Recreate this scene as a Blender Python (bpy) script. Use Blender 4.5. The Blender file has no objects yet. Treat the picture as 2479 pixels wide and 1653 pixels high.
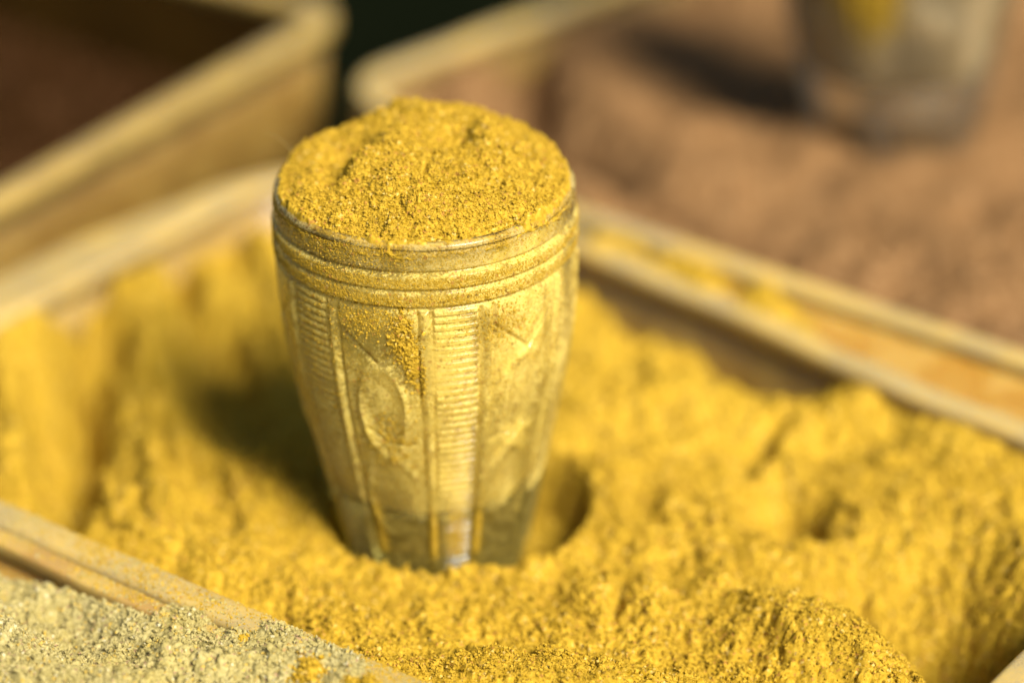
import bpy, math, random
import numpy as np

# ------------------------------------------------------------------ camera, sky, sun, exposure
S = 0.01                                   # lengths below are centimetres
scene = bpy.context.scene
COL = scene.collection
PITCH = math.radians(28.5)
CAM = (2.02, -50.83, 32.55)
cam_d = bpy.data.cameras.new('camera')
cam = bpy.data.objects.new('camera', cam_d); COL.objects.link(cam)
cam.location = [c*S for c in CAM]
cam.rotation_euler = (math.pi/2 - PITCH, 0, 0)
cam_d.lens = 85; cam_d.sensor_width = 36
cam_d.clip_start = 0.01; cam_d.clip_end = 100
cam_d.dof.use_dof = True
cam_d.dof.focus_distance = 0.535
cam_d.dof.aperture_fstop = 3.3
cam_d.dof.aperture_blades = 0
scene.camera = cam

SUN_EL = math.radians(44)
SX, SY = 0.60, -0.80                        # horizontal direction towards the sun
world = bpy.data.worlds.new('World'); scene.world = world; world.use_nodes = True
wn = world.node_tree.nodes; wl = world.node_tree.links
sky = wn.new('ShaderNodeTexSky'); sky.sky_type = 'NISHITA'; sky.sun_disc = False
sky.sun_elevation = SUN_EL
sky.sun_rotation = math.atan2(SX, SY)
bg = wn['Background']; wl.new(sky.outputs[0], bg.inputs[0]); bg.inputs[1].default_value = 0.05
sun_d = bpy.data.lights.new('sun', 'SUN'); sun_d.energy = 5.0; sun_d.angle = math.radians(26)
sun_d.color = (1.0, 0.94, 0.83)
sun = bpy.data.objects.new('sun', sun_d); COL.objects.link(sun)
from mathutils import Vector, Matrix
sd = Vector((SX*math.cos(SUN_EL), SY*math.cos(SUN_EL), math.sin(SUN_EL)))
sun.rotation_euler = sd.to_track_quat('Z', 'Y').to_euler()
scene.view_settings.view_transform = 'Standard'
scene.view_settings.look = 'None'
scene.view_settings.exposure = 1.2
scene.view_settings.gamma = 1
scene.view_settings.use_curve_mapping = False
scene.cycles.use_denoising = True
scene.cycles.max_bounces = 12
scene.cycles.transparent_max_bounces = 16
scene.cycles.transmission_bounces = 10
scene.cycles.diffuse_bounces = 5
scene.cycles.sample_clamp_indirect = 8

# ------------------------------------------------------------------ noise on arrays
def hash2(ix, iy, seed):
    h = (ix.astype(np.int64)*374761393 + iy.astype(np.int64)*668265263 + seed*974634777) & 0xffffffff
    h = ((h ^ (h >> 13)) * 1274126177) & 0xffffffff
    h = (h ^ (h >> 16)) & 0xffffffff
    return h.astype(np.float64)/4294967295.0

def vnoise(x, y, seed):
    ix = np.floor(x); iy = np.floor(y); fx = x-ix; fy = y-iy
    fx = fx*fx*fx*(fx*(fx*6-15)+10); fy = fy*fy*fy*(fy*(fy*6-15)+10)
    a = hash2(ix, iy, seed); b = hash2(ix+1, iy, seed); c = hash2(ix, iy+1, seed); d = hash2(ix+1, iy+1, seed)
    return (a*(1-fx)+b*fx)*(1-fy) + (c*(1-fx)+d*fx)*fy - 0.5

def fbm(x, y, scale, octaves, seed, gain=0.5):
    """scale = size in cm of the largest lumps; result about -0.5..0.5"""
    out = 0; a = 1.0; f = 1.0/scale; tot = 0
    for k in range(octaves):
        c, s = math.cos(0.7*k+seed), math.sin(0.7*k+seed)
        out = out + a*vnoise((x*c-y*s)*f+11.3*k, (x*s+y*c)*f-7.1*k, seed+k*17)
        tot += a; a *= gain; f *= 2.03
    return out/tot*1.6

def clumps(x, y, cell, seed, fill=0.8):
    """round grains of mixed size packed on jittered cells; 0 between, up to about cell/2 on a grain"""
    u = x/cell; v = y/cell
    iu = np.floor(u); iv = np.floor(v)
    best = np.zeros_like(u)
    for di in (-1, 0, 1):
        for dj in (-1, 0, 1):
            a = iu+di; b = iv+dj
            px = a + hash2(a, b, seed); py = b + hash2(a, b, seed+1)
            r = 0.25 + 0.55*hash2(a, b, seed+2)**1.3
            on = hash2(a, b, seed+3) < fill
            d2 = (u-px)**2 + (v-py)**2
            hgt = np.sqrt(np.clip(r*r-d2, 0, None))*on*(0.55+0.9*hash2(a, b, seed+4))
            best = np.maximum(best, hgt)
    return best*cell

def smooth(a, b, x):
    t = np.clip((x-a)/(b-a), 0, 1); return t*t*(3-2*t)

def grain_relief(x, y, seed, amp=1.0):
    wx = x + 0.10*fbm(x, y, 0.25, 3, seed+5); wy = y + 0.10*fbm(x, y, 0.25, 3, seed+9)
    coarse = 0.35 + 1.3*np.clip(fbm(x, y, 1.6, 2, seed+60)+0.45, 0, 1)
    g = clumps(wx*1.25+0.3*wy, wy*0.8, 0.85, seed+70, 0.4)*0.26*coarse
    g = g + clumps(wx, wy, 0.42, seed, 0.5)*0.48*coarse
    g = g + clumps(wx, wy, 0.20, seed+20, 0.6)*0.80*coarse
    g = g + clumps(wx, wy, 0.08, seed+30, 0.8)*0.9
    g = g + fbm(x, y, 0.25, 4, seed+55, 0.7)*0.10
    g = g + fbm(x, y, 0.7, 5, seed+40, 0.62)*0.22
    g = g + fbm(x, y, 0.10, 2, seed+50)*0.035
    return g*amp

# ------------------------------------------------------------------ mesh helpers
def mesh_obj(name, verts, quads, mat, parent=None, smooth_shade=True, tris=None):
    verts = np.asarray(verts, dtype=np.float32)*S
    me = bpy.data.meshes.new(name)
    me.vertices.add(len(verts)); me.vertices.foreach_set('co', verts.ravel())
    quads = np.asarray(quads, dtype=np.int32).reshape(-1, 4)
    nt = 0 if tris is None else len(tris)
    nl = quads.size + 3*nt
    me.loops.add(nl)
    idx = quads.ravel()
    if nt: idx = np.concatenate([idx, np.asarray(tris, dtype=np.int32).ravel()])
    me.loops.foreach_set('vertex_index', idx)
    me.polygons.add(len(quads)+nt)
    starts = np.concatenate([np.arange(len(quads))*4, quads.size + np.arange(nt)*3]).astype(np.int32)
    me.polygons.foreach_set('loop_start', starts)
    if smooth_shade:
        sm = np.ones(len(quads)+nt, dtype=bool); sm[len(quads):] = False
        me.polygons.foreach_set('use_smooth', sm)
    me.update(calc_edges=True); me.validate()
    me.materials.append(mat)
    o = bpy.data.objects.new(name, me); COL.objects.link(o)
    if parent: o.parent = parent
    return o

def tag(o, label=None, cat=None, kind=None, group=None):
    if label: o['label'] = label
    if cat: o['category'] = cat
    if kind: o['kind'] = kind
    if group: o['group'] = group
    return o

def empty(name, loc):
    o = bpy.data.objects.new(name, None); COL.objects.link(o)
    o.location = [c*S for c in loc]; o.empty_display_size = 0.02
    return o

def grid_quads(ni, nj, wrap_j=False):
    i = np.arange(ni-1)[:, None]; j = np.arange(nj if wrap_j else nj-1)[None, :]
    j2 = (j+1) % nj
    return np.stack([i*nj+j, i*nj+j2, (i+1)*nj+j2, (i+1)*nj+j], axis=-1).reshape(-1, 4)

# ------------------------------------------------------------------ materials
def new_mat(name):
    m = bpy.data.materials.new(name); m.use_nodes = True
    nt = m.node_tree; nt.nodes.clear()
    out = nt.nodes.new('ShaderNodeOutputMaterial')
    return m, nt, out

def N(nt, t, **kw):
    n = nt.nodes.new(t)
    for k, v in kw.items():
        if k.startswith('_'): setattr(n, k[1:], v)
        else: n.inputs[k.replace('__', ' ')].default_value = v
    return n

def ramp(nt, src, stops, interp='LINEAR'):
    r = nt.nodes.new('ShaderNodeValToRGB'); r.color_ramp.interpolation = interp
    e = r.color_ramp.elements
    while len(e) < len(stops): e.new(0.5)
    for k, (p, c) in enumerate(stops):
        e[k].position = p; e[k].color = c if len(c) == 4 else (*c, 1)
    nt.links.new(src, r.inputs[0]); return r.outputs[0]

def mixc(nt, fac, a, b):
    m = nt.nodes.new('ShaderNodeMix'); m.data_type = 'RGBA'
    for sock, v in ((m.inputs[0], fac), (m.inputs[6], a), (m.inputs[7], b)):
        if hasattr(v, 'is_linked'): nt.links.new(v, sock)
        elif isinstance(v, (int, float)): sock.default_value = v
        else: sock.default_value = (*v, 1)
    return m.outputs[2]

def noise(nt, co, scale, detail=4, rough=0.6):
    n = N(nt, 'ShaderNodeTexNoise', Scale=scale, Detail=detail, Roughness=rough)
    nt.links.new(co, n.inputs['Vector']); return n.outputs['Fac']

def powder_colour(nt, co, c0, c1, c2, specks):
    a = ramp(nt, noise(nt, co, 900, 3), [(0.3, c0), (0.7, c1)])
    b = mixc(nt, ramp(nt, noise(nt, co, 60, 5), [(0.35, (0, 0, 0)), (0.75, (.75, .75, .75))]), a, c2)
    v = nt.nodes.new('ShaderNodeTexVoronoi'); v.inputs['Scale'].default_value = 1500
    nt.links.new(co, v.inputs['Vector'])
    sep = nt.nodes.new('ShaderNodeSeparateColor'); nt.links.new(v.outputs['Color'], sep.inputs[0])
    out = b
    chans = ('Red', 'Green', 'Blue')
    for k, (thr, col) in enumerate(specks):
        m = N(nt, 'ShaderNodeMath', _operation='GREATER_THAN'); m.inputs[1].default_value = thr
        nt.links.new(sep.outputs[chans[k]], m.inputs[0])
        mm = N(nt, 'ShaderNodeMath', _operation='MULTIPLY'); mm.inputs[1].default_value = 0.6
        nt.links.new(m.outputs[0], mm.inputs[0])
        out = mixc(nt, mm.outputs[0], out, col)
    return out

def powder_mat(name, c0, c1, c2, specks, bump=0.8):
    m, nt, out = new_mat(name)
    tc = nt.nodes.new('ShaderNodeTexCoord'); co = tc.outputs['Object']
    col = powder_colour(nt, co, c0, c1, c2, specks)
    p = N(nt, 'ShaderNodeBsdfPrincipled', Roughness=1.0)
    p.inputs['Specular IOR Level'].default_value = 0.0
    nt.links.new(col, p.inputs['Base Color'])
    bp = N(nt, 'ShaderNodeBump', Strength=bump, Distance=0.0004)
    nt.links.new(noise(nt, co, 2600, 4, 0.75), bp.inputs['Height'])
    nt.links.new(bp.outputs[0], p.inputs['Normal'])
    nt.links.new(p.outputs[0], out.inputs[0])
    return m

YEL = ((.21, .122, .004), (.51, .328, .038), (.36, .225, .020))
YSP = ((.965, (.34, .15, .04)), (.975, (.55, .40, .12)), (.985, (.13, .075, .02)))
M_yellow = powder_mat('yellow_powder', *YEL, YSP)
M_packed = powder_mat('packed_pale_powder', (.50, .36, .05), (.76, .60, .15), (.72, .56, .17), YSP, bump=0.2)
M_brown = powder_mat('brown_powder', (.118, .062, .024), (.20, .110, .045), (.150, .080, .032), ((.97, (.5, .3, .15)), (.98, (.15, .07, .03)), (.99, (.6, .4, .2))))
M_green = powder_mat('pale_green_powder', (.20, .165, .055), (.42, .355, .16), (.32, .25, .065),
                     ((.95, (.48, .30, .04)), (.96, (.25, .14, .09)), (.98, (.5, .46, .3))))
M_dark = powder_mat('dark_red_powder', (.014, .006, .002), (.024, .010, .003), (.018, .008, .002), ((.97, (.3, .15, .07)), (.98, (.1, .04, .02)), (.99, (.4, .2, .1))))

def plastic_mat(name, c0, c1, dust=0.5, sss=0.35, dustcol=(.38, .255, .055), rough=0.32, thr=0.5, spec=0.5):
    m, nt, out = new_mat(name)
    tc = nt.nodes.new('ShaderNodeTexCoord'); co = tc.outputs['Object']
    base = ramp(nt, noise(nt, co, 18, 2), [(0.25, c0), (0.75, c1)])
    big = noise(nt, co, 45, 6, 0.65); fine = noise(nt, co, 1400, 3, 0.7)
    add = N(nt, 'ShaderNodeMath', _operation='ADD'); nt.links.new(big, add.inputs[0])
    sc = N(nt, 'ShaderNodeMath', _operation='MULTIPLY'); sc.inputs[1].default_value = 0.6
    nt.links.new(fine, sc.inputs[0]); nt.links.new(sc.outputs[0], add.inputs[1])
    mask = ramp(nt, add.outputs[0], [(thr+0.2, (0, 0, 0)), (thr+0.42, (dust, dust, dust))])
    col = mixc(nt, mask, base, dustcol)
    p = N(nt, 'ShaderNodeBsdfPrincipled')
    nt.links.new(col, p.inputs['Base Color'])
    rr = N(nt, 'ShaderNodeMapRange'); rr.inputs['To Min'].default_value = rough; rr.inputs['To Max'].default_value = 0.95
    nt.links.new(mask, rr.inputs['Value']); nt.links.new(rr.outputs[0], p.inputs['Roughness'])
    p.inputs['Subsurface Weight'].default_value = sss; p.inputs['Specular IOR Level'].default_value = spec
    p.inputs['Subsurface Radius'].default_value = (1, .6, .2); p.inputs['Subsurface Scale'].default_value = 0.004
    bp = N(nt, 'ShaderNodeBump', Strength=0.5, Distance=0.0004); nt.links.new(add.outputs[0], bp.inputs['Height'])
    nt.links.new(bp.outputs[0], p.inputs['Normal'])
    nt.links.new(p.outputs[0], out.inputs[0])
    return m

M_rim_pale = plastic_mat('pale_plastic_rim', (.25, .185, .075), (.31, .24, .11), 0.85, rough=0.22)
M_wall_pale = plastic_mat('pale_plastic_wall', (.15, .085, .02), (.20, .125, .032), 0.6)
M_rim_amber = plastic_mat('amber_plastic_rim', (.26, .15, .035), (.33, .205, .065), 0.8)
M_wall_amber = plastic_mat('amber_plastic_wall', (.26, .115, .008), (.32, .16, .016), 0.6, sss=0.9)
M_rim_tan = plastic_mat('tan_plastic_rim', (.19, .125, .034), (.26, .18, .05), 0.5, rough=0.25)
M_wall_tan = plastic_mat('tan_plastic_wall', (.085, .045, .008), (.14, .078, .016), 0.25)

def glass_mat(name, dust_lo, dust_hi, dustc, tint=(.99, .985, .93), edge=(.55, .50, .16), band=False):
    """dusty glass wall: clear sheet with a mirror sheen under a speckled coat of powder"""
    m, nt, out = new_mat(name); L = nt.links
    tc = nt.nodes.new('ShaderNodeTexCoord'); co = tc.outputs['Object']
    fine = noise(nt, co, 1700, 3, 0.75); mid = noise(nt, co, 130, 5, 0.65); big = noise(nt, co, 35, 3, 0.5)
    bp = N(nt, 'ShaderNodeBump', Strength=0.25, Distance=0.0004); L.new(mid, bp.inputs['Height'])
    lw = N(nt, 'ShaderNodeLayerWeight', Blend=0.35); L.new(bp.outputs[0], lw.inputs['Normal'])
    tcol = ramp(nt, lw.outputs['Facing'], [(0.35, tint), (0.90, edge)])
    tr = N(nt, 'ShaderNodeBsdfTransparent'); L.new(tcol, tr.inputs[0])
    gl = N(nt, 'ShaderNodeBsdfGlossy', Roughness=0.18, Color=(1, .98, .93, 1)); L.new(bp.outputs[0], gl.inputs['Normal'])
    fr = N(nt, 'ShaderNodeFresnel', IOR=1.30); L.new(bp.outputs[0], fr.inputs['Normal'])
    m1 = nt.nodes.new('ShaderNodeMixShader'); L.new(fr.outputs[0], m1.inputs[0]); L.new(tr.outputs[0], m1.inputs[1]); L.new(gl.outputs[0], m1.inputs[2])
    col = powder_colour(nt, co, *dustc, YSP)
    df = N(nt, 'ShaderNodeBsdfDiffuse'); L.new(col, df.inputs[0])
    bp2 = N(nt, 'ShaderNodeBump', Strength=0.7, Distance=0.0005); L.new(fine, bp2.inputs['Height']); L.new(bp2.outputs[0], df.inputs['Normal'])
    w = N(nt, 'ShaderNodeMath', _operation='MULTIPLY'); w.inputs[1].default_value = 0.9; L.new(mid, w.inputs[0])
    w2 = N(nt, 'ShaderNodeMath', _operation='MULTIPLY'); w2.inputs[1].default_value = 0.8; L.new(big, w2.inputs[0])
    s1 = N(nt, 'ShaderNodeMath', _operation='ADD'); L.new(w.outputs[0], s1.inputs[0]); L.new(w2.outputs[0], s1.inputs[1])
    s2 = N(nt, 'ShaderNodeMath', _operation='ADD'); L.new(s1.outputs[0], s2.inputs[0]); L.new(fine, s2.inputs[1])
    mask = ramp(nt, s2.outputs[0], [(0, (0, 0, 0)), (1, (1, 1, 1))])
    mr = N(nt, 'ShaderNodeMapRange', _interpolation_type='SMOOTHSTEP'); mr.inputs['From Min'].default_value = 1.27; mr.inputs['From Max'].default_value = 1.55
    mr.inputs['To Min'].default_value = dust_lo; mr.inputs['To Max'].default_value = dust_hi
    L.new(s2.outputs[0], mr.inputs['Value'])
    m2 = nt.nodes.new('ShaderNodeMixShader'); L.new(mr.outputs[0], m2.inputs[0]); L.new(m1.outputs[0], m2.inputs[1])
    tl = N(nt, 'ShaderNodeBsdfTranslucent'); L.new(col, tl.inputs[0])
    m3 = nt.nodes.new('ShaderNodeMixShader'); m3.inputs[0].default_value = 0.3; L.new(df.outputs[0], m3.inputs[1]); L.new(tl.outputs[0], m3.inputs[2])
    L.new(m3.outputs[0], m2.inputs[2])
    L.new(m2.outputs[0], out.inputs[0])
    return m

M_glass_rim = glass_mat('dusty_glass_rim', 0.06, 0.55, ((.54, .41, .12), (.68, .55, .2), (.64, .52, .22)), (.98, .97, .86), (.48, .46, .16))
M_glass_wall = glass_mat('dusty_glass_wall', 0.12, 0.82, ((.60, .44, .075), (.76, .61, .17), (.72, .58, .18)))

def solid_glass(name, tint, dustc=(.62, .46, .10)):
    m, nt, out = new_mat(name)
    p = N(nt, 'ShaderNodeBsdfPrincipled', Roughness=0.14, IOR=1.38)
    p.inputs['Base Color'].default_value = (*tint, 1); p.inputs['Transmission Weight'].default_value = 1
    tc = nt.nodes.new('ShaderNodeTexCoord'); co = tc.outputs['Object']
    df = N(nt, 'ShaderNodeBsdfDiffuse', Color=(*dustc, 1))
    mr = N(nt, 'ShaderNodeMapRange'); mr.inputs['From Min'].default_value = 0.5; mr.inputs['From Max'].default_value = 0.7
    mr.inputs['To Max'].default_value = 0.4; mr.inputs['To Min'].default_value = 0.1
    nt.links.new(noise(nt, co, 500, 5, 0.8), mr.inputs['Value'])
    ms = nt.nodes.new('ShaderNodeMixShader'); nt.links.new(mr.outputs[0], ms.inputs[0])
    nt.links.new(p.outputs[0], ms.inputs[1]); nt.links.new(df.outputs[0], ms.inputs[2])
    nt.links.new(ms.outputs[0], out.inputs[0]); return m
M_glass_base = solid_glass('thick_glass_base', (.40, .37, .09))

# ------------------------------------------------------------------ rounded polygons (trays)
def rounded_path(corners, radii, n=14, edge_n=40):
    """counter-clockwise polygon -> sampled closed path with outward normals"""
    pts, nrm = [], []
    k = len(corners)
    for i in range(k):
        p0 = np.array(corners[i-1], float); p1 = np.array(corners[i], float); p2 = np.array(corners[(i+1) % k], float)
        r = radii[i]
        d1 = (p1-p0)/np.linalg.norm(p1-p0); d2 = (p2-p1)/np.linalg.norm(p2-p1)
        n1 = np.array([d1[1], -d1[0]]); n2 = np.array([d2[1], -d2[0]])
        ang = math.acos(np.clip(d1 @ d2, -1, 1))
        t = r*math.tan(ang/2)
        c = p1 - d1*t - n1*r
        a0 = math.atan2(n1[1], n1[0])
        for q in range(n+1):
            a = a0 + ang*q/n
            nn = np.array([math.cos(a), math.sin(a)])
            pts.append(c+nn*r); nrm.append(nn)
        # subdivide the following edge
        p3 = np.array(corners[(i+2) % k], float)
        d3 = (p3-p2)/np.linalg.norm(p3-p2); ang2 = math.acos(np.clip(d2 @ d3, -1, 1))
        t2 = radii[(i+1) % k]*math.tan(ang2/2)
        a_, b_ = p1+d2*t, p2-d2*t2
        for q in range(1, edge_n):
            pts.append(a_+(b_-a_)*q/edge_n); nrm.append(n2)
    return np.array(pts), np.array(nrm)

def sweep(path, nrm, prof, wob=0.0, seed=0):
    """prof: closed list of (outward offset, z)"""
    P = len(path); K = len(prof)
    V = np.zeros((K, P, 3))
    wv = wob*fbm(path[:, 0]+seed, path[:, 1], 5.0, 2, seed+3) if wob else np.zeros(P)
    for k, (o, z) in enumerate(prof):
        V[k, :, :2] = path + nrm*(o+wv[:, None])
        V[k, :, 2] = z + (wv*0.6 if z > -1 else 0)
    q = grid_quads(K, P, True)
    j = np.arange(P); j2 = (j+1) % P
    close = np.stack([(K-1)*P+j, (K-1)*P+j2, j2, j], axis=-1)
    return V.reshape(-1, 3), np.concatenate([q, close])[:, ::-1]

def poly_inside(x, y, path):
    """signed-ish: True inside path"""
    inside = np.zeros(x.shape, bool)
    n = len(path)
    for i in range(n):
        x1, y1 = path[i]; x2, y2 = path[(i+1) % n]
        if y1 == y2: continue
        c = ((y1 > y) != (y2 > y)) & (x < (x2-x1)*(y-y1)/(y2-y1)+x1)
        inside ^= c
    return inside

def rim_profile(w_in, w_out, z, hgt, n=10):
    """a rounded lip: top slightly domed, sides down hgt"""
    c = (w_out-w_in)/2; w = (w_out+w_in)/2; r = min(0.22, w*0.5)
    pts = [(c-w, z-hgt)]
    for q in range(n+1):
        a = math.pi - q/n*math.pi/2
        pts.append((c-w+r+r*math.cos(a), z-r+r*math.sin(a)))
    for q in range(n+1):
        a = math.pi/2 - q/n*math.pi/2
        pts.append((c+w-r+r*math.cos(a), z-r+r*math.sin(a)))
    pts.append((c+w, z-hgt))
    return pts

def make_tray(name, corners, radii, z_rim, z_bot, w_in, w_out, mr, mw, label, wob=0.13, seed=1, hgt=0.5, slope=0.35, flange=None):
    t = empty(name, (np.mean([c[0] for c in corners]), np.mean([c[1] for c in corners]), z_bot))
    tag(t, label, 'tray')
    ox, oy, oz = [c/S for c in t.location]
    path, nrm = rounded_path(corners, radii)
    def loc(V): V = V.copy(); V[:, 0] -= ox; V[:, 1] -= oy; V[:, 2] -= oz; return V
    prof = rim_profile(w_in, w_out, z_rim, hgt)
    V, Q = sweep(path, nrm, prof, wob, seed)
    if flange:                                    # a broad flat lip along one side
        fw = smooth(0.80, 0.97, nrm @ np.array(flange[0]))*flange[1]*smooth(-5.5, -10.0, path[:, 0])
        V = V.reshape(len(prof), len(path), 3)
        for k, (o, z) in enumerate(prof):
            if o > (w_out-w_in)/2: V[k, :, :2] += nrm*fw[:, None]; V[k, :, 2] -= 0.12*fw
        V = V.reshape(-1, 3)
    mesh_obj('rim', loc(V), Q, mr, t)
    zt = z_rim-hgt*0.6
    prof = [(0.12, zt), (0.02, (zt+z_bot)/2), (-slope, z_bot+0.3), (-slope-0.3, z_bot), (-slope-0.6, z_bot+0.25), (-slope-0.25, z_bot+0.5), (-0.22, (zt+z_bot)/2), (-0.12, zt)]
    V, Q = sweep(path, nrm, prof[::-1], wob, seed)
    mesh_obj('wall', loc(V), Q, mw, t)
    # floor plate
    inner = path - nrm*(slope+0.4); c = inner.mean(0); P = len(inner)
    V = np.vstack([np.c_[inner, np.full(P, z_bot+0.12)], [[c[0], c[1], z_bot+0.12]]])
    j = np.arange(P)
    mesh_obj('floor_plate', loc(V), np.zeros((0, 4), int), mw, t, tris=np.stack([j, (j+1) % P, np.full(P, P)], -1))
    return path, nrm

def axis(lo, hi, f0, d0, slope, flat):
    """coordinates from lo to hi, spacing d0 within flat of f0 and growing away from it"""
    out = [f0]; x = f0
    while x < hi: x += d0*(1+slope*max(0, x-f0-flat)); out.append(x)
    x = f0; neg = []
    while x > lo: x -= d0*(1+slope*max(0, f0-flat-x)); neg.append(x)
    return np.array(neg[::-1]+out)

def powder_sheet(name, path, xs, ys, zfun, mat, label, cat='powder', crumbs=None):
    X, Y = np.meshgrid(xs, ys)
    ins = poly_inside(X, Y, path[::2])
    Z = np.zeros_like(X)
    xi, yi = X[ins], Y[ins]
    Z[ins] = zfun(xi, yi)
    # sideways push makes overhanging clots
    dx = np.zeros_like(X); dy = np.zeros_like(X)
    dx[ins] = 0.06*fbm(xi, yi, 0.16, 2, 301); dy[ins] = 0.06*fbm(xi, yi, 0.16, 2, 401)
    V = np.stack([X+dx, Y+dy, Z], -1).reshape(-1, 3)
    q = grid_quads(*X.shape)
    keep = ins.ravel()[q].all(1); q = q[keep]
    used = np.unique(q); remap = np.zeros(len(V), np.int32); remap[used] = np.arange(len(used))
    V = V[used]; q = remap[q]; T = None
    if crumbs:
        n, (x0, x1), (y0, y1), r0, r1, seed = crumbs
        rng = np.random.default_rng(seed)
        cand = rng.integers(0, len(V), int(n*12))
        P = V[cand]; k = (P[:, 0] > x0) & (P[:, 0] < x1) & (P[:, 1] > y0) & (P[:, 1] < y1)
        dens = 0.25+0.75*smooth(-0.15, 0.25, fbm(P[:, 0], P[:, 1], 1.2, 3, seed))
        k &= rng.random(len(P)) < dens
        P = P[k][:n] + rng.normal(0, 0.02, (min(n, k.sum()), 3))
        rad = crumb_radii(rng, len(P), r0, r1)
        P[:, 2] += rad*0.35
        GV, T = grain_mesh(P, rad, seed+1); T = T + len(V); V = np.vstack([V, GV])
    o = mesh_obj(name, V, q, mat, tris=T)
    tag(o, label, cat, 'stuff')
    return o

def bumps(x, y, items):
    z = 0
    for it in items:
        cx, cy, rx, ry, ang, h = it
        c, s = math.cos(math.radians(ang)), math.sin(math.radians(ang))
        u = ((x-cx)*c+(y-cy)*s)/rx; v = (-(x-cx)*s+(y-cy)*c)/ry
        z = z + h*np.exp(-(u*u+v*v))
    return z

PHI = (1+5**.5)/2
ICO = np.array([(-1,PHI,0),(1,PHI,0),(-1,-PHI,0),(1,-PHI,0),(0,-1,PHI),(0,1,PHI),(0,-1,-PHI),(0,1,-PHI),(PHI,0,-1),(PHI,0,1),(-PHI,0,-1),(-PHI,0,1)])/math.hypot(1, PHI)
ICOF = np.array([(0,11,5),(0,5,1),(0,1,7),(0,7,10),(0,10,11),(1,5,9),(5,11,4),(11,10,2),(10,7,6),(7,1,8),(3,9,4),(3,4,2),(3,2,6),(3,6,8),(3,8,9),(4,9,5),(2,4,11),(6,2,10),(8,6,7),(9,8,1)])
def grain_mesh(P, rad, seed):
    """a crumb (uneven twenty-sided lump) at each point"""
    rng = np.random.default_rng(seed); n = len(P)
    k = 1+0.55*(rng.random((n, 12))-0.5)*2
    st = 0.75+0.5*rng.random((n, 1, 3))
    V = P[:, None, :] + ICO[None]*k[..., None]*st*rad[:, None, None]
    T = ICOF[None] + (np.arange(n)*12)[:, None, None]
    return V.reshape(-1, 3), T.reshape(-1, 3)

def crumb_radii(rng, n, r0, r1):
    return r0 + (r1-r0)*rng.random(n)**6

# ------------------------------------------------------------------ the surface under the trays
mg, ntg, outg = new_mat('dark_cloth')
tcg = ntg.nodes.new('ShaderNodeTexCoord')
pg = N(ntg, 'ShaderNodeBsdfPrincipled', Roughness=1.0); pg.inputs['Specular IOR Level'].default_value = 0.0
ntg.links.new(ramp(ntg, noise(ntg, tcg.outputs['Object'], 60, 5), [(0.3, (.002, .003, .0015)), (0.7, (.004, .005, .002))]), pg.inputs['Base Color'])
ntg.links.new(pg.outputs[0], outg.inputs[0])
gx = np.linspace(-150, 150, 61); GX, GY = np.meshgrid(gx, gx)
GZ = -3.6 + 0.1*fbm(GX, GY, 20, 2, 5)
tag(mesh_obj('ground', np.stack([GX, GY, GZ], -1).reshape(-1, 3), grid_quads(61, 61), mg), kind='structure')

# ------------------------------------------------------------------ trays
MAIN = [(-16.3, 2.4), (8.2, -14.6), (18.4, -1.4), (-3.8, 20.4)]
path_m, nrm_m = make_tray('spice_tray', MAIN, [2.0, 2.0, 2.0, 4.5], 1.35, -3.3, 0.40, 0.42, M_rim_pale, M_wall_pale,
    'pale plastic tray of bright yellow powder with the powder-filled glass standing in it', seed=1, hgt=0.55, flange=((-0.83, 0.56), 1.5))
BROWN = [(-3.4, 24.2), (3.4, 14.7), (24.0, -1.3), (44, 20), (19, 47)]
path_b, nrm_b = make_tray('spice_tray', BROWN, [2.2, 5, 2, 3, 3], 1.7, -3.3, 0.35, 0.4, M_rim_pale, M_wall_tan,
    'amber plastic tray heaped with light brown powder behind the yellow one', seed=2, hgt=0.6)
GREEN = [(-28, 8), (-40, -10), (-6, -34), (7.2, -15.3), (-16.7, 1.5)]
GREEN = [(-16.76, 1.88), (-31, -18), (-7, -35), (7.84, -15.17)]
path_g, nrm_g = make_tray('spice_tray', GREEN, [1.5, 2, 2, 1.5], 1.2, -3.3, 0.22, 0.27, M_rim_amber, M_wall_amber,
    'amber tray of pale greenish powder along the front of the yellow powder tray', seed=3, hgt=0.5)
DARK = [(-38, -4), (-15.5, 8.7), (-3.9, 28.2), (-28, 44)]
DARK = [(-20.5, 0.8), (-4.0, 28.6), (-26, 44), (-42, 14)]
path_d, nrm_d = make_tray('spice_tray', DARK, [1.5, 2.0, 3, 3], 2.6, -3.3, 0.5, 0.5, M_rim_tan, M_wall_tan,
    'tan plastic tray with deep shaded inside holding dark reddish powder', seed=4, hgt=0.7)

M_shade_lining = plastic_mat('painted_shade_lining', (.008, .004, .001), (.016, .008, .0015), 0.05, thr=0.8, rough=1.0, spec=0.0)  # near-black sleeve added inside the tray; its colour stands in for shade
def add_shade_lining(root, path, nrm, z_top, z_bot, mat):
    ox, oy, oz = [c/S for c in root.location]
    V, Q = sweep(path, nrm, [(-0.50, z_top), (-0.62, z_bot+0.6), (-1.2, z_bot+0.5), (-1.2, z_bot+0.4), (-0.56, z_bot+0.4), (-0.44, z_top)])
    V = V - np.array([ox, oy, oz]); mesh_obj('shade_lining', V, Q, mat, root)
add_shade_lining([o for o in COL.objects if o.get('label', '').startswith('tan plastic tray')][0], path_d, nrm_d, 2.1, -3.3, M_shade_lining)
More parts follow.
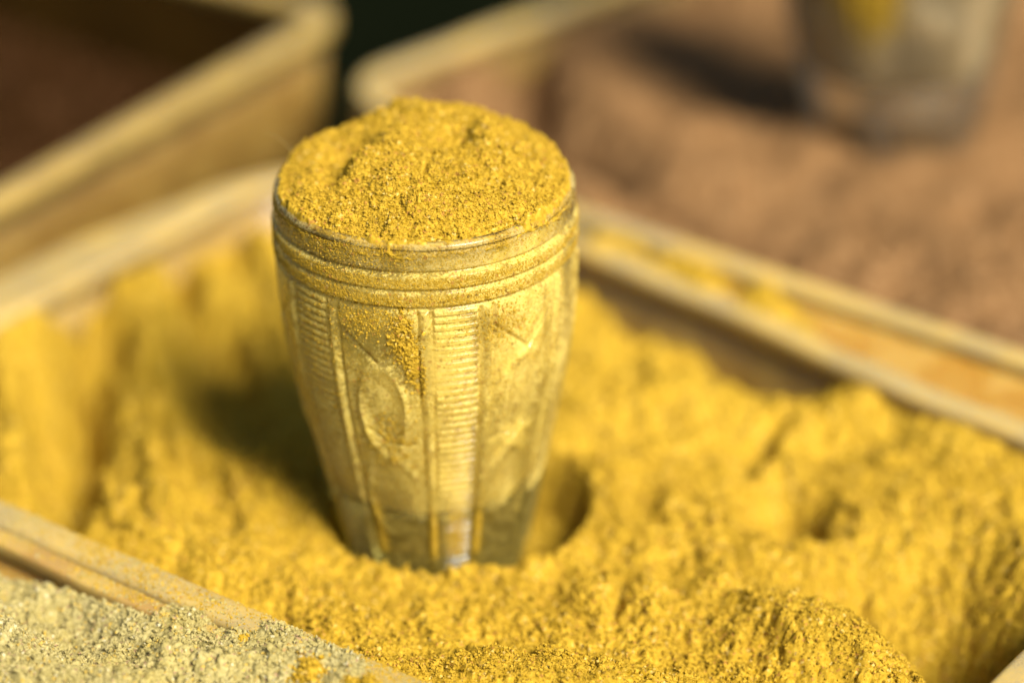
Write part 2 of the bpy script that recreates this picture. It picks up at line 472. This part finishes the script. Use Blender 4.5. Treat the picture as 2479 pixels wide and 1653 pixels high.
# the brown tray's sloping skirt towards the yellow tray
root_b = [o for o in COL.objects if o.get('label', '').startswith('amber plastic tray heaped')][0]
wsk = 0.35 + 2.5*smooth(1, 17, path_b[:, 0]); P = len(path_b)
bxyz = np.array([c/S for c in root_b.location])
rows = []
for f, z in ((0.1, 1.22), (0.35, 1.12), (0.7, 0.95), (0.97, 0.82), (1.0, 0.70), (0.99, 0.3), (0.9, -2.6), (0.85, -2.6), (0.9, 0.5), (0.1, 0.9)):
    rows.append(np.c_[path_b + nrm_b*(0.1+(wsk*f))[:, None], np.full(P, z)])
Vs = np.concatenate(rows); qs = grid_quads(len(rows), P, True)
mesh_obj('skirt', Vs-bxyz, qs[:, ::-1], M_wall_amber, root_b)

# ------------------------------------------------------------------ powders in the trays
GX0, GY0 = 0.13, 0.0                        # where the glass stands
def dist_to(path, x, y, i0, i1):
    """distance to the line i0-i1 (inside positive)"""
    (ax, ay), (bx, by) = i0, i1
    L = math.hypot(bx-ax, by-ay); return ((bx-ax)*(y-ay)-(by-ay)*(x-ax))/L

def z_yellow(x, y):
    z = 0.02 + 0.9*fbm(x, y, 6.0, 3, 21) + 0.35*fbm(x, y, 1.8, 3, 22)
    # long raked furrows on the left side
    left = smooth(-2.5, -6.5, x)
    u = x*0.97+y*0.24
    z = z + left*1.9*fbm(u*2.4, y*0.45, 3.4, 3, 23)
    z = z + bumps(x, y, [
        (-8.0, 8.5, 0.8, 6.5, 8, 1.2), (-6.2, 9.5, 1.1, 3.8, 10, -1.1), (-9.6, 4.0, 0.8, 4.6, 8, -1.7), (-12.0, 8.5, 1.3, 4.0, 10, 0.7),
        (-10.6, 1.6, 1.0, 1.6, 0, 0.25), (-5.6, 1.0, 2.2, 2.0, 0, 0.3), (-6.5, 15.5, 3.0, 2.5, 40, 0.5),
        (6.1, 10.6, 3.4, 1.0, -48, -0.7), (8.9, 7.6, 1.7, 1.1, -50, -1.3), (12.0, 5.8, 1.2, 1.5, -50, 0.95), (14.2, 3.2, 2.8, 1.4, -50, 0.95),
        (8.5, 3.0, 0.28, 1.0, -25, -1.3), (8.9, 0.2, 1.0, 1.15, 0, -2.5), (8.9, -1.4, 1.0, 0.5, -10, 0.35), (8.2, 0.6, 0.7, 0.9, 0, 0.4),
        (10.2, -2.9, 0.9, 1.2, 0, -1.7), (12.2, -4.2, 1.7, 2.4, 15, -2.6), (9.4, -5.7, 2.6, 1.1, -38, 1.4), (6.2, -4.4, 2.2, 0.9, -20, 0.25),
        (4.5, -4.1, 0.16, 0.8, -15, -0.35), (2.4, -7.4, 3.4, 0.9, -8, 0.4), (7.0, 5.0, 2.0, 1.6, 0, 0.3), (15.4, -3.2, 1.0, 2.0, 40, 0.4)])
    # the hollow the glass was pushed into
    dx = x-GX0; dy = y-GY0; r = np.hypot(dx, dy); a = np.arctan2(dy, dx)
    side = np.maximum(0, np.cos(a-0.40))
    rl = 2.62 + 1.35*side + 0.10*fbm(a*2.3, r*0+3, 1.0, 2, 31)
    lip = np.clip(0.22*np.exp(-((r-rl-0.35)/0.5)**2), 0, 1)
    flat = smooth(5.5, 2.6, r)
    z = z*(1-0.9*flat) - 0.12*flat + lip
    pit = smooth(rl+0.12, rl-0.45, r)
    z = z*(1-pit) + (-1.5)*pit
    # settle to the walls: full at the right end of the back wall, low elsewhere
    rz = 1-np.abs(fbm(x*1.3+0.4*y, y*0.7, 1.7, 4, 27))*3.2
    z = z + 0.17*rz*smooth(2.6, 4.5, r)
    z = z + grain_relief(x, y, 500, 0.85)
    dB = dist_to(None, x, y, MAIN[0], MAIN[1])
    z = np.where(dB < 1.6, np.minimum(z, 0.75) - 0.35*smooth(1.0, 0.2, dB)*smooth(4, -4, x), z)
    dC = dist_to(None, x, y, MAIN[3], MAIN[0])
    z = z - 0.9*smooth(2.6, 0.4, dC)*smooth(-9.5, -7.5, x) + 0.5*smooth(3, 0.4, dC)*smooth(-9.5, -11, x)
    return np.where(z > 0.9, 0.9+(z-0.9)*0.45, z)

xs = axis(-17, 19, 3, 0.040, 0.02, 11); ys = axis(-15, 22, -4.5, 0.034, 0.10, 5)
inner_m = path_m - nrm_m*0.2
powder_sheet('powder', inner_m, xs, ys, z_yellow, M_yellow, 'bright yellow ground powder around the foot of the filled glass',
    crumbs=(190000, (-11, 15), (-9, 2.5), 0.008, 0.042, 11))

G2 = (14.6, 22.2); G2S = 1.17
def z_brown(x, y):
    z = 0.55 + 1.5*fbm(x, y, 7.0, 3, 61) + 0.7*fbm(x, y, 2.2, 3, 62)
    z = z + bumps(x, y, [(2.6, 27.0, 0.9, 5.0, 0, -1.8), (0.2, 26.5, 1.1, 3.0, 0, 0.7), (4.0, 20.0, 0.8, 3.4, 35, -1.5), (7.6, 14.9, 0.55, 2.2, 45, -0.9), (5.8, 22.0, 1.4, 4.0, 30, 0.9), (0.8, 21.3, 1.0, 1.6, 35, 0.5), (4.2, 16.5, 0.8, 2.0, 38, 0.5),
        (6.0, 26.0, 3.0, 4.0, 20, 0.7), (11.8, 20.8, 4.0, 2.0, -20, 0.5), (18.5, 19.0, 1.4, 1.4, 0, -0.9), (14.0, 12.5, 5.0, 2.0, -40, 0.5), (9.5, 31, 3, 3, 0, -0.6)])
    r = np.hypot(x-G2[0], y-G2[1])
    pit = smooth(3.2, 2.3, r)
    z = z*(1-pit) + 0.8*pit
    d = dist_to(None, x, y, BROWN[0], BROWN[1])
    z = z*smooth(0, 1.5, d) + 0.85*(1-smooth(0, 1.5, d))
    return z + grain_relief(x, y, 700, 0.55)
powder_sheet('powder', path_b - nrm_b*0.2, axis(-4, 42, 10, 0.09, 0.05, 10), axis(-1, 47, 12, 0.09, 0.05, 10), z_brown, M_brown, 'light brown powder heaped in the amber tray behind the glass')

def z_green(x, y):
    z = 0.80 + 0.5*fbm(x, y, 3.0, 3, 81) + 0.25*fbm(x, y, 1.0, 2, 82)
    d = dist_to(None, x, y, GREEN[3], GREEN[0])
    z = z + 0.2*smooth(0, 3, d)
    # piled against and over the rim towards the right
    pile = smooth(-8.5, -3.5, x)
    z = z + pile*0.45*smooth(3.0, 0.6, d)
    z = z - (1-pile)*0.25*smooth(1.6, 0.4, d)
    z = z + bumps(x, y, [(-7.5, -6.2, 1.6, 1.0, -35, -0.5), (-9.5, -6.9, 0.8, 0.7, 0, 0.4), (-7.2, -8.6, 1.0, .7, 0, .4)])
    z = z + grain_relief(x, y, 900, 1.05)
    over = pile*(0.55+0.9*fbm(x, y, 1.4, 3, 84))
    zo = 0.90 + 0.62*np.clip(over, 0, 0.9) + grain_relief(x, y, 900, 0.5)
    w = smooth(1.1, 0.2, d)*smooth(-10.5, -7.0, x)
    return z*(1-w) + zo*w - (1-smooth(-10.5, -7.0, x))*smooth(0.5, 0.0, d)*0.6
powder_sheet('powder', path_g + nrm_g*0.75, axis(-31, 8, -5, 0.036, 0.3, 7), axis(-35, 2, -6, 0.034, 0.4, 5), z_green, M_green, 'pale greenish beige powder in the front left tray',
    crumbs=(60000, (-13, 2), (-11, 1), 0.010, 0.06, 12))

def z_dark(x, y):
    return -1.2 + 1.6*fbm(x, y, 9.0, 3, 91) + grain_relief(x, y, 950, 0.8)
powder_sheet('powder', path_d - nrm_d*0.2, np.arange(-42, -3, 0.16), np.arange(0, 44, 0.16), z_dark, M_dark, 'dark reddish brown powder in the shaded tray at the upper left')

# ------------------------------------------------------------------ pressed glass tumblers
H = 9.23; Z0 = -1.15                          # rim height, height of the foot
prof_t = np.array([0, .08, .24, .7, 1.8, 2.75, 4.2, 5.85, 7.25, 9.4, 10.4])
prof_r = np.array([3.36, 3.44, 3.49, 3.50, 3.50, 3.47, 3.33, 3.02, 2.74, 2.32, 2.16])
def R_out(t):
    # smooth interpolation (Catmull-like through dense cubic fit)
    tt = np.linspace(0, 10.4, 600); rr = np.interp(tt, prof_t, prof_r)
    k = np.ones(41)/41; pad = np.pad(rr, 20, mode='edge'); sm = np.convolve(pad, k, 'valid')
    sm = np.where(tt < 0.5, rr, sm)
    return np.interp(t, tt, sm)

def relief(phi, t):
    """pressed pattern, cm outward; phi in degrees from the side facing the viewer"""
    d = np.zeros(np.broadcast(phi, t).shape)
    g = lambda x, w: np.exp(-(x/w)**2)
    d = d - 0.045*g(t-0.70, 0.045) - 0.05*g(t-1.13, 0.05) - 0.045*g(t-1.55, 0.045)
    d = d + 0.035*smooth(0.72, 0.80, t)*smooth(1.60, 1.50, t)
    body = smooth(1.6, 1.7, t)*smooth(9.9, 9.6, t)
    p = (phi-13.0+30) % 60 - 30             # -30..30 around each ladder
    ap = np.abs(p)
    w = 8.6
    ladder = smooth(w, w-0.6, ap)
    rung = g(np.mod(t-1.7, 0.192)-0.096, 0.030)
    d = d + body*ladder*(0.022-0.050*rung)
    d = d - body*0.05*g(ap-w-0.5, 0.55)
    d = d + body*0.055*g(ap-w-3.1, 1.5)      # rib each side
    d = d - body*0.05*g(ap-w-5.7, 0.6)
    # panels between: centred at p = +-30
    q = 30-ap; q = np.where(p < 0, -q, q)     # -16..16 across the panel
    pan = body*smooth(15.5, 14.5, np.abs(q))
    arch = t-(2.15+0.9*(1-np.abs(q)/16)); d = d - pan*0.04*g(arch, 0.07) + pan*0.025*smooth(0.05, -0.1, arch)
    ov = np.sqrt((q/9.5)**2+((t-4.4)/1.25)**2)
    d = d + pan*0.045*g(ov-1.0, 0.13) - pan*0.03*smooth(0.85, 0.5, ov)
    # eight-armed cut star below the oval
    sx = q*math.pi/180*2.8; sy = t-5.3; rr = np.hypot(sx, sy); aa = np.arctan2(sy, sx)
    star = g(np.sin(aa*4), 0.28)*smooth(0.75, 0.1, rr)
    d = d - pan*0.06*star
    d = d + pan*0.03*g(((np.abs(q)/13)**2+((t-7.0)/1.2)**2)-1, 0.2)
    return d*1.45

def tumbler(name, x, y, z, label, tilt, mats=None, foot=None, scale=1.0, na=900, nt_=420, group=None):
    g = empty(name, (x, y, z)); tag(g, label, 'glass')
    g.rotation_euler = tilt; g.scale = (scale,)*3
    m_rim, m_wall = mats or (M_glass_rim, M_glass_wall)
    phis = np.linspace(0, 360, na, endpoint=False)
    ang = np.radians(phis-90)
    def shell(t0, t1, n):
        t = np.linspace(t0, t1, n)[:, None]
        r = R_out(t)+relief(phis[None, :], t)
        return t, r
    def ringverts(t, r):
        return np.stack([r*np.cos(ang), r*np.sin(ang), np.broadcast_to(H-Z0-t, r.shape)], -1)
    ht = H-Z0
    # rim: outer band, rounded lip and inside
    t, r = shell(0.16, 0.70, int(nt_*0.09))
    out = ringverts(t, r)
    lip = []
    rc, rr_ = 3.345, 0.14
    for k in range(13):
        a = math.pi*(k/12)
        rad = rc - rr_*math.cos(a) ; zz = ht-0.16+0.15*math.sin(a)
        rad = np.full((1, na), rad) + 0.012*np.sin(np.radians(phis*5))[None]
        lip.append(np.stack([rad*np.cos(ang), rad*np.sin(ang), np.full((1, na), zz)], -1))
    inn_t = np.linspace(0.70, 0.16, 6)[:, None]*0.6+0.064
    inn = ringverts(inn_t, np.broadcast_to(3.205+0*inn_t, (6, na)))
    V = np.concatenate([inn]+lip+[out]); q = grid_quads(len(V), na, True)[:, ::-1]
    mesh_obj('rim', V.reshape(-1, 3), q, m_rim, g)
    # wall: from the band down to the thick foot
    t, r = shell(0.70, 7.6, nt_)
    mesh_obj('wall', ringverts(t, r).reshape(-1, 3), grid_quads(nt_, na, True)[:, ::-1], m_wall, g)
    # foot: solid glass, closed
    t, r = shell(7.6, ht, int(nt_*0.3))
    b = ringverts(t, r)
    rows = [b]
    rb = R_out(ht)
    for f in (0.95, 0.85, 0.5, 0.02):
        rows.append(np.stack([np.cos(ang)*rb*f, np.sin(ang)*rb*f, np.full(na, 0.0 - (0.05 if f == 0.95 else 0.0))], -1)[None])
    top = []
    rt = R_out(7.6)-0.24
    for f in (0.02, 0.5, 0.9, 1.0):
        top.append(np.stack([np.cos(ang)*rt*f, np.sin(ang)*rt*f, np.full(na, ht-7.6-0.5*(1-f**2))], -1)[None])
    V = np.concatenate(top+rows); 
    mesh_obj('foot', V.reshape(-1, 3), grid_quads(len(V), na, True)[:, ::-1], foot or M_glass_base, g)
    return g

tilt = (0, math.radians(-0.8), 0)
tg = tumbler('tumbler', GX0, 0, Z0, 'patterned glass tumbler coated in yellow dust standing in the yellow powder', tilt)
M_glass_wall2 = glass_mat('lightly_dusty_glass', 0.08, 0.45, ((.42, .35, .20), (.54, .46, .28), (.48, .40, .24)), (.97, .97, .93), (.55, .55, .38))
tg2 = tumbler('tumbler', G2[0], G2[1], 0.3, 'blurred glass tumbler standing in the brown powder at the back', (0, math.radians(-3), math.radians(28)), (M_glass_wall2, M_glass_wall2), solid_glass('grey_glass_base', (.75, .72, .58), (.28, .21, .12)), G2S, na=360, nt_=420)

# powder heaped in the front glass: crown and the column seen through the wall
def heap(name, mat, label, g, seed, na=760, nr=150, crumbs=0, packed=None, apex=0.86, crown_c=(0.0, 0.6)):
    ang = np.linspace(0, 2*np.pi, na, endpoint=False)
    ht = H-Z0
    rr = (np.linspace(0, 1, nr)**0.8)*3.50
    R, A = np.meshgrid(rr, ang, indexing='ij')
    X = R*np.cos(A); Y = R*np.sin(A)
    d = np.hypot((X-crown_c[0])/3.6, (Y-crown_c[1])/3.9)
    z = apex*np.clip(1-d**2.5, -0.1, None)
    z = z + bumps(X, Y, [(0.7, 0.35, 0.35, 0.55, -20, -0.42), (-1.8, 0.6, 0.7, 0.6, 20, -1.0), (-2.1, -0.6, 0.5, 0.35, 30, -0.7), (-0.75, 0.7, 0.6, 0.35, 0, 0.28), (-1.5, -0.6, 0.5, 0.4, 0, 0.15), (-0.9, -0.1, 0.8, 0.5, 20, 0.18),
                         (0.15, 1.0, 0.45, 0.3, 0, 0.20), (1.2, 0.5, 0.4, 0.4, 0, 0.10), (-2.6, -1.2, 0.4, 0.4, 0, 0.18), (-1.3, -1.7, 0.35, 0.5, 0, -0.12)])
    edge = smooth(3.6, 2.9, R)
    z = z*edge + 0.25*fbm(X, Y, 1.2, 3, seed)*edge
    gr = grain_relief(X, Y, seed, 0.62)
    over = smooth(-0.1, 0.25, 0.6*fbm(np.cos(A)*1.5, np.sin(A)*1.5, 1.0, 2, seed+3) + 0.45*np.sin(A) - 0.35*np.cos(A)+0.52)
    rimz = np.where(R > 3.18, 0.02+0.05*np.sqrt(np.clip(1-((R-3.345)/0.14)**2, 0, 1)), 0.0)
    z = z + gr + np.where(R > 3.14, (-0.16*(1-over) - 0.06 + rimz), -0.07) - smooth(3.36, 3.50, R)*0.30*over
    V = [np.stack([X+0.04*fbm(X, Y, 0.15, 2, 7), Y+0.04*fbm(X, Y, 0.15, 2, 8), z+ht-0.02], -1)]
    # side column just inside the wall
    ts = np.linspace(0.28, 7.55, 230)[:, None]
    rs = np.minimum(R_out(ts)-0.16, 3.24)
    gs = grain_relief(ang[None, :]*3.2, ts, seed+7, 0.10)
    void = np.clip(clumps(ang[None, :]*3.2+0*ts, ts+0*ang[None, :], 0.8, seed+77, 0.35)-0.1, 0, 1)*0.10
    rs = rs - 0.04 + gs*0.5 - void
    V.append(np.stack([rs*np.cos(ang), rs*np.sin(ang), np.broadcast_to(ht-ts, rs.shape)], -1))
    bot = np.stack([0.02*np.cos(ang), 0.02*np.sin(ang), np.full(na, ht-7.9)], -1)[None]
    # follow the concave floor of the glass
    for f in (0.9, 0.5, 0.02):
        V.append(np.stack([f*(R_out(7.6)-0.3)*np.cos(ang), f*(R_out(7.6)-0.3)*np.sin(ang), np.full(na, ht-7.55-0.45*(1-f*f))], -1)[None])
    V = np.concatenate(V)
    q = grid_quads(len(V), na, True); T = None; nv = V.shape[0]*V.shape[1]; V = V.reshape(-1, 3)
    if crumbs:
        rng = np.random.default_rng(seed)
        r = 3.3*np.sqrt(rng.random(crumbs)); a = rng.random(crumbs)*2*np.pi
        i = np.clip(np.round((r/3.50)**(1/0.8)*(nr-1)).astype(int), 0, nr-1); j = np.round(a/(2*np.pi)*na).astype(int) % na
        P = V[i*na+j] + rng.normal(0, 0.015, (crumbs, 3)); rad = crumb_radii(rng, crumbs, 0.008, 0.040)
        P[:, 2] += rad*0.35
        GV, T = grain_mesh(P, rad, seed+1); T = T+nv; V = np.vstack([V, GV])
    o = mesh_obj(name, V, q, mat, tris=T)
    if packed:                                   # pressed against the wall the powder is paler
        o.data.materials.append(packed)
        mi = np.zeros(len(o.data.polygons), np.int32); mi[nr*na:len(q)] = 1
        o.data.polygons.foreach_set('material_index', mi)
    o.location = g.location; o.rotation_euler = g.rotation_euler; o.scale = g.scale
    tag(o, label, 'powder', 'stuff')
    return o
heap('powder', M_yellow, 'yellow powder heaped above the rim of the front glass', tg, 1200, crumbs=60000, packed=M_packed)
M_packed_b = powder_mat('packed_pale_brown', (.30, .21, .10), (.42, .31, .17), (.36, .26, .13), ((.97, (.5, .3, .15)), (.98, (.15, .07, .03)), (.99, (.6, .4, .2))))
heap('powder', M_brown, 'brown powder filling the blurred glass at the back', tg2, 1300, packed=M_packed_b, na=300, nr=50, apex=0.8)

# ------------------------------------------------------------------ powder spilled on the rims
def spill(line, halfw, height, mat, label, seed, n_crumb=3000, thick=0.0):
    P = np.array(line, float); L = np.r_[0, np.cumsum(np.linalg.norm(np.diff(P[:, :2], axis=0), axis=1))]
    ns = int(L[-1]/0.05)+2; nc = int(2*halfw/0.05)+2
    s_ = np.linspace(0, L[-1], ns); c = np.linspace(-halfw, halfw, nc)
    cx, cy, cz = (np.interp(s_, L, P[:, k]) for k in range(3))
    tx, ty = np.gradient(cx), np.gradient(cy); tn = np.hypot(tx, ty); nx, ny = -ty/tn, tx/tn
    X = cx[:, None]+nx[:, None]*c; Y = cy[:, None]+ny[:, None]*c
    m = (1-(c/halfw)**2)[None]*np.clip(np.minimum(s_, L[-1]-s_)/0.5, 0, 1)[:, None]
    m = m*(0.55+1.6*fbm(X, Y, 1.1, 4, seed)) - thick
    h = height*m + grain_relief(X, Y, seed+5, 0.6)*np.clip(m*2, 0, 1) - 0.10*height - 0.02
    Z = cz[:, None] + h
    keepv = h > -0.03
    V = np.stack([X, Y, Z], -1).reshape(-1, 3); q = grid_quads(ns, nc); q = q[keepv.ravel()[q].all(1)]
    used = np.unique(q); rm = np.zeros(len(V), int); rm[used] = np.arange(len(used)); V = V[used]; q = rm[q]
    rng = np.random.default_rng(seed)
    i = rng.integers(0, len(V), n_crumb); Pc = V[i]+rng.normal(0, 0.05, (n_crumb, 3))*np.array([1, 1, 0.1]); rad = crumb_radii(rng, n_crumb, 0.012, 0.06)
    GV, T = grain_mesh(Pc, rad, seed)
    o = mesh_obj('spilled_powder', np.vstack([V, GV]), q, mat, tris=T+len(V))
    return tag(o, label, 'powder', 'stuff')
spill([(4.4, 13.3, 1.15), (6.6, 11.2, 1.15), (8.6, 9.3, 1.1), (10.4, 7.7, 1.05)], 0.75, 0.55, M_yellow, 'yellow powder spilled between the rims of the yellow and brown trays', 41)
spill([(-4.9, -6.35, 1.2), (-3.2, -7.6, 1.25), (-1.2, -9.1, 1.28), (1.0, -10.6, 1.2)], 0.75, 0.30, M_yellow, 'yellow powder crumbs spilled over the front rim', 42, 4000, 0.55)

# ------------------------------------------------------------------ powder clinging to the outside of the front glass
def cling(g, seed, spec, label, mat):
    rng = np.random.default_rng(seed); PH, T, RD = [], [], []
    for (ph, t, sp, st, n, r0, r1) in spec:
        PH.append(ph+sp*rng.standard_normal(n)); T.append(t+st*rng.standard_normal(n)); RD.append(crumb_radii(rng, n, r0, r1))
    ph = np.concatenate(PH); t = np.concatenate(T); rad = np.concatenate(RD)
    k = (t > 0.05) & (t < 8.8); ph, t, rad = ph[k], t[k], rad[k]
    r = R_out(t)+relief(ph, t); a = np.radians(ph-90)
    P = np.stack([(r+rad*0.3)*np.cos(a), (r+rad*0.3)*np.sin(a), H-Z0-t], -1)
    V, Tt = grain_mesh(P, rad, seed)
    o = mesh_obj('clinging_powder', V, np.zeros((0, 4), int), mat, tris=Tt)
    o.location = g.location; o.rotation_euler = g.rotation_euler; o.scale = g.scale
    return tag(o, label, 'powder', 'stuff')
cling(tg, 77, [(-7, 2.3, 2.2, 0.35, 1500, .012, .05), (-3.5, 2.9, 1.6, 0.30, 900, .012, .05), (-1, 3.4, 0.9, 0.25, 500, .012, .04), (-20, 1.9, 7, 0.25, 1200, .01, .03),
               (0, 0.93, 45, 0.10, 9000, .007, .02), (0, 1.36, 45, 0.10, 8000, .007, .02), (-15, 5.2, 6, 0.35, 900, .01, .03), (30, 2.2, 7, 0.3, 1500, .008, .026),
               (13, 3.5, 5, 2.0, 2500, .006, .016), (-45, 3.0, 9, 2.0, 4000, .006, .022), (-5, 4, 45, 2.6, 9000, .005, .014), (-10, 0.3, 35, 0.18, 7000, .006, .018), (-20, 0.12, 45, 0.05, 5000, .007, .022),
               (13, 8.2, 3.2, 0.5, 3500, .008, .022), (1.5, 8.2, 1.2, 0.5, 1500, .008, .02), (25, 8.2, 1.4, 0.5, 1500, .008, .02), (-28, 8.2, 1.6, 0.5, 1500, .008, .02)],
      'crumbs of yellow powder clinging to the outside of the front glass', M_yellow)
cling(tg2, 78, [(-52, 3.9, 8, 0.9, 5000, .02, .05), (-45, 4.9, 5, 0.5, 900, .02, .05)], 'patch of yellow powder clinging to the side of the blurred glass at the back', M_yellow)

# ------------------------------------------------------------------ fine powder sprinkled on the front rims
from mathutils.bvhtree import BVHTree
def sprinkle(roots, x0, x1, y0, y1, n, r0, r1, mat, label, seed):
    trees = []
    for root in roots:
        for o in root.children:
            if o.name.startswith('rim') or o.name.startswith('skirt'):
                off = root.location
                trees.append(BVHTree.FromPolygons([tuple(v.co+off) for v in o.data.vertices], [tuple(p.vertices) for p in o.data.polygons]))
    rng = np.random.default_rng(seed); P = []; tries = 0
    CX = x0+(x1-x0)*rng.random(n*60); CY = y0+(y1-y0)*rng.random(n*60)
    k = (rng.random(n*60) < 0.15+1.9*np.clip(fbm(CX, CY, 1.0, 3, seed)+0.15, 0, 1)) & (np.abs((CX+16.3)*0.57+(CY-2.4)*0.82+0.3) < 1.1)
    CX, CY = CX[k], CY[k]
    while len(P) < n and tries < n*60:
        tries += 1
        if tries >= len(CX): break
        x, y = CX[tries], CY[tries]
        best = None
        for t in trees:
            h, nn, _, _ = t.ray_cast(Vector((x*S, y*S, 0.05)), Vector((0, 0, -1)), 0.06)
            if h is not None and nn.z > 0.35 and (best is None or h.z > best.z): best = h
        if best is not None: P.append((best.x/S, best.y/S, best.z/S))
    P = np.array(P); rad = crumb_radii(rng, len(P), r0, r1)
    V, T = grain_mesh(P, rad, seed)
    return tag(mesh_obj('sprinkled_powder', V, np.zeros((0, 4), int), mat, tris=T), label, 'powder', 'stuff')
by_label = lambda t: [o for o in COL.objects if o.get('label', '').startswith(t)][0]
r_main = by_label('pale plastic tray'); r_green = by_label('amber tray of pale')
sprinkle([r_main, r_green], -12.5, 1.5, -11.5, 0.5, 15000, .006, .034, M_yellow, 'fine yellow powder sprinkled over the front rims', 91)
sprinkle([r_main, r_green], -12.5, 1.5, -11.5, 0.5, 6000, .006, .034, M_green, 'fine pale powder sprinkled over the front rims', 92)

# ------------------------------------------------------------------ a plant fibre caught in the heap
pts = [Vector(p) for p in ((-2.95, 0.9, 9.15), (-3.2, 1.25, 9.42), (-3.5, 1.5, 9.60), (-3.85, 1.7, 9.68))]
Vf, Qf = [], []
for i in range(13):
    f = i/12*(len(pts)-1); a = min(int(f), len(pts)-2); p = pts[a].lerp(pts[a+1], f-a); rad = 0.022*(1-0.7*i/12)
    for q in range(6): Vf.append((p.x, p.y+rad*math.cos(q*math.pi/3), p.z+rad*math.sin(q*math.pi/3)))
of = mesh_obj('fibre', Vf, grid_quads(13, 6, True), M_wall_pale)
tag(of, 'tiny stray plant fibre sticking out at the left of the yellow heap', 'fibre')
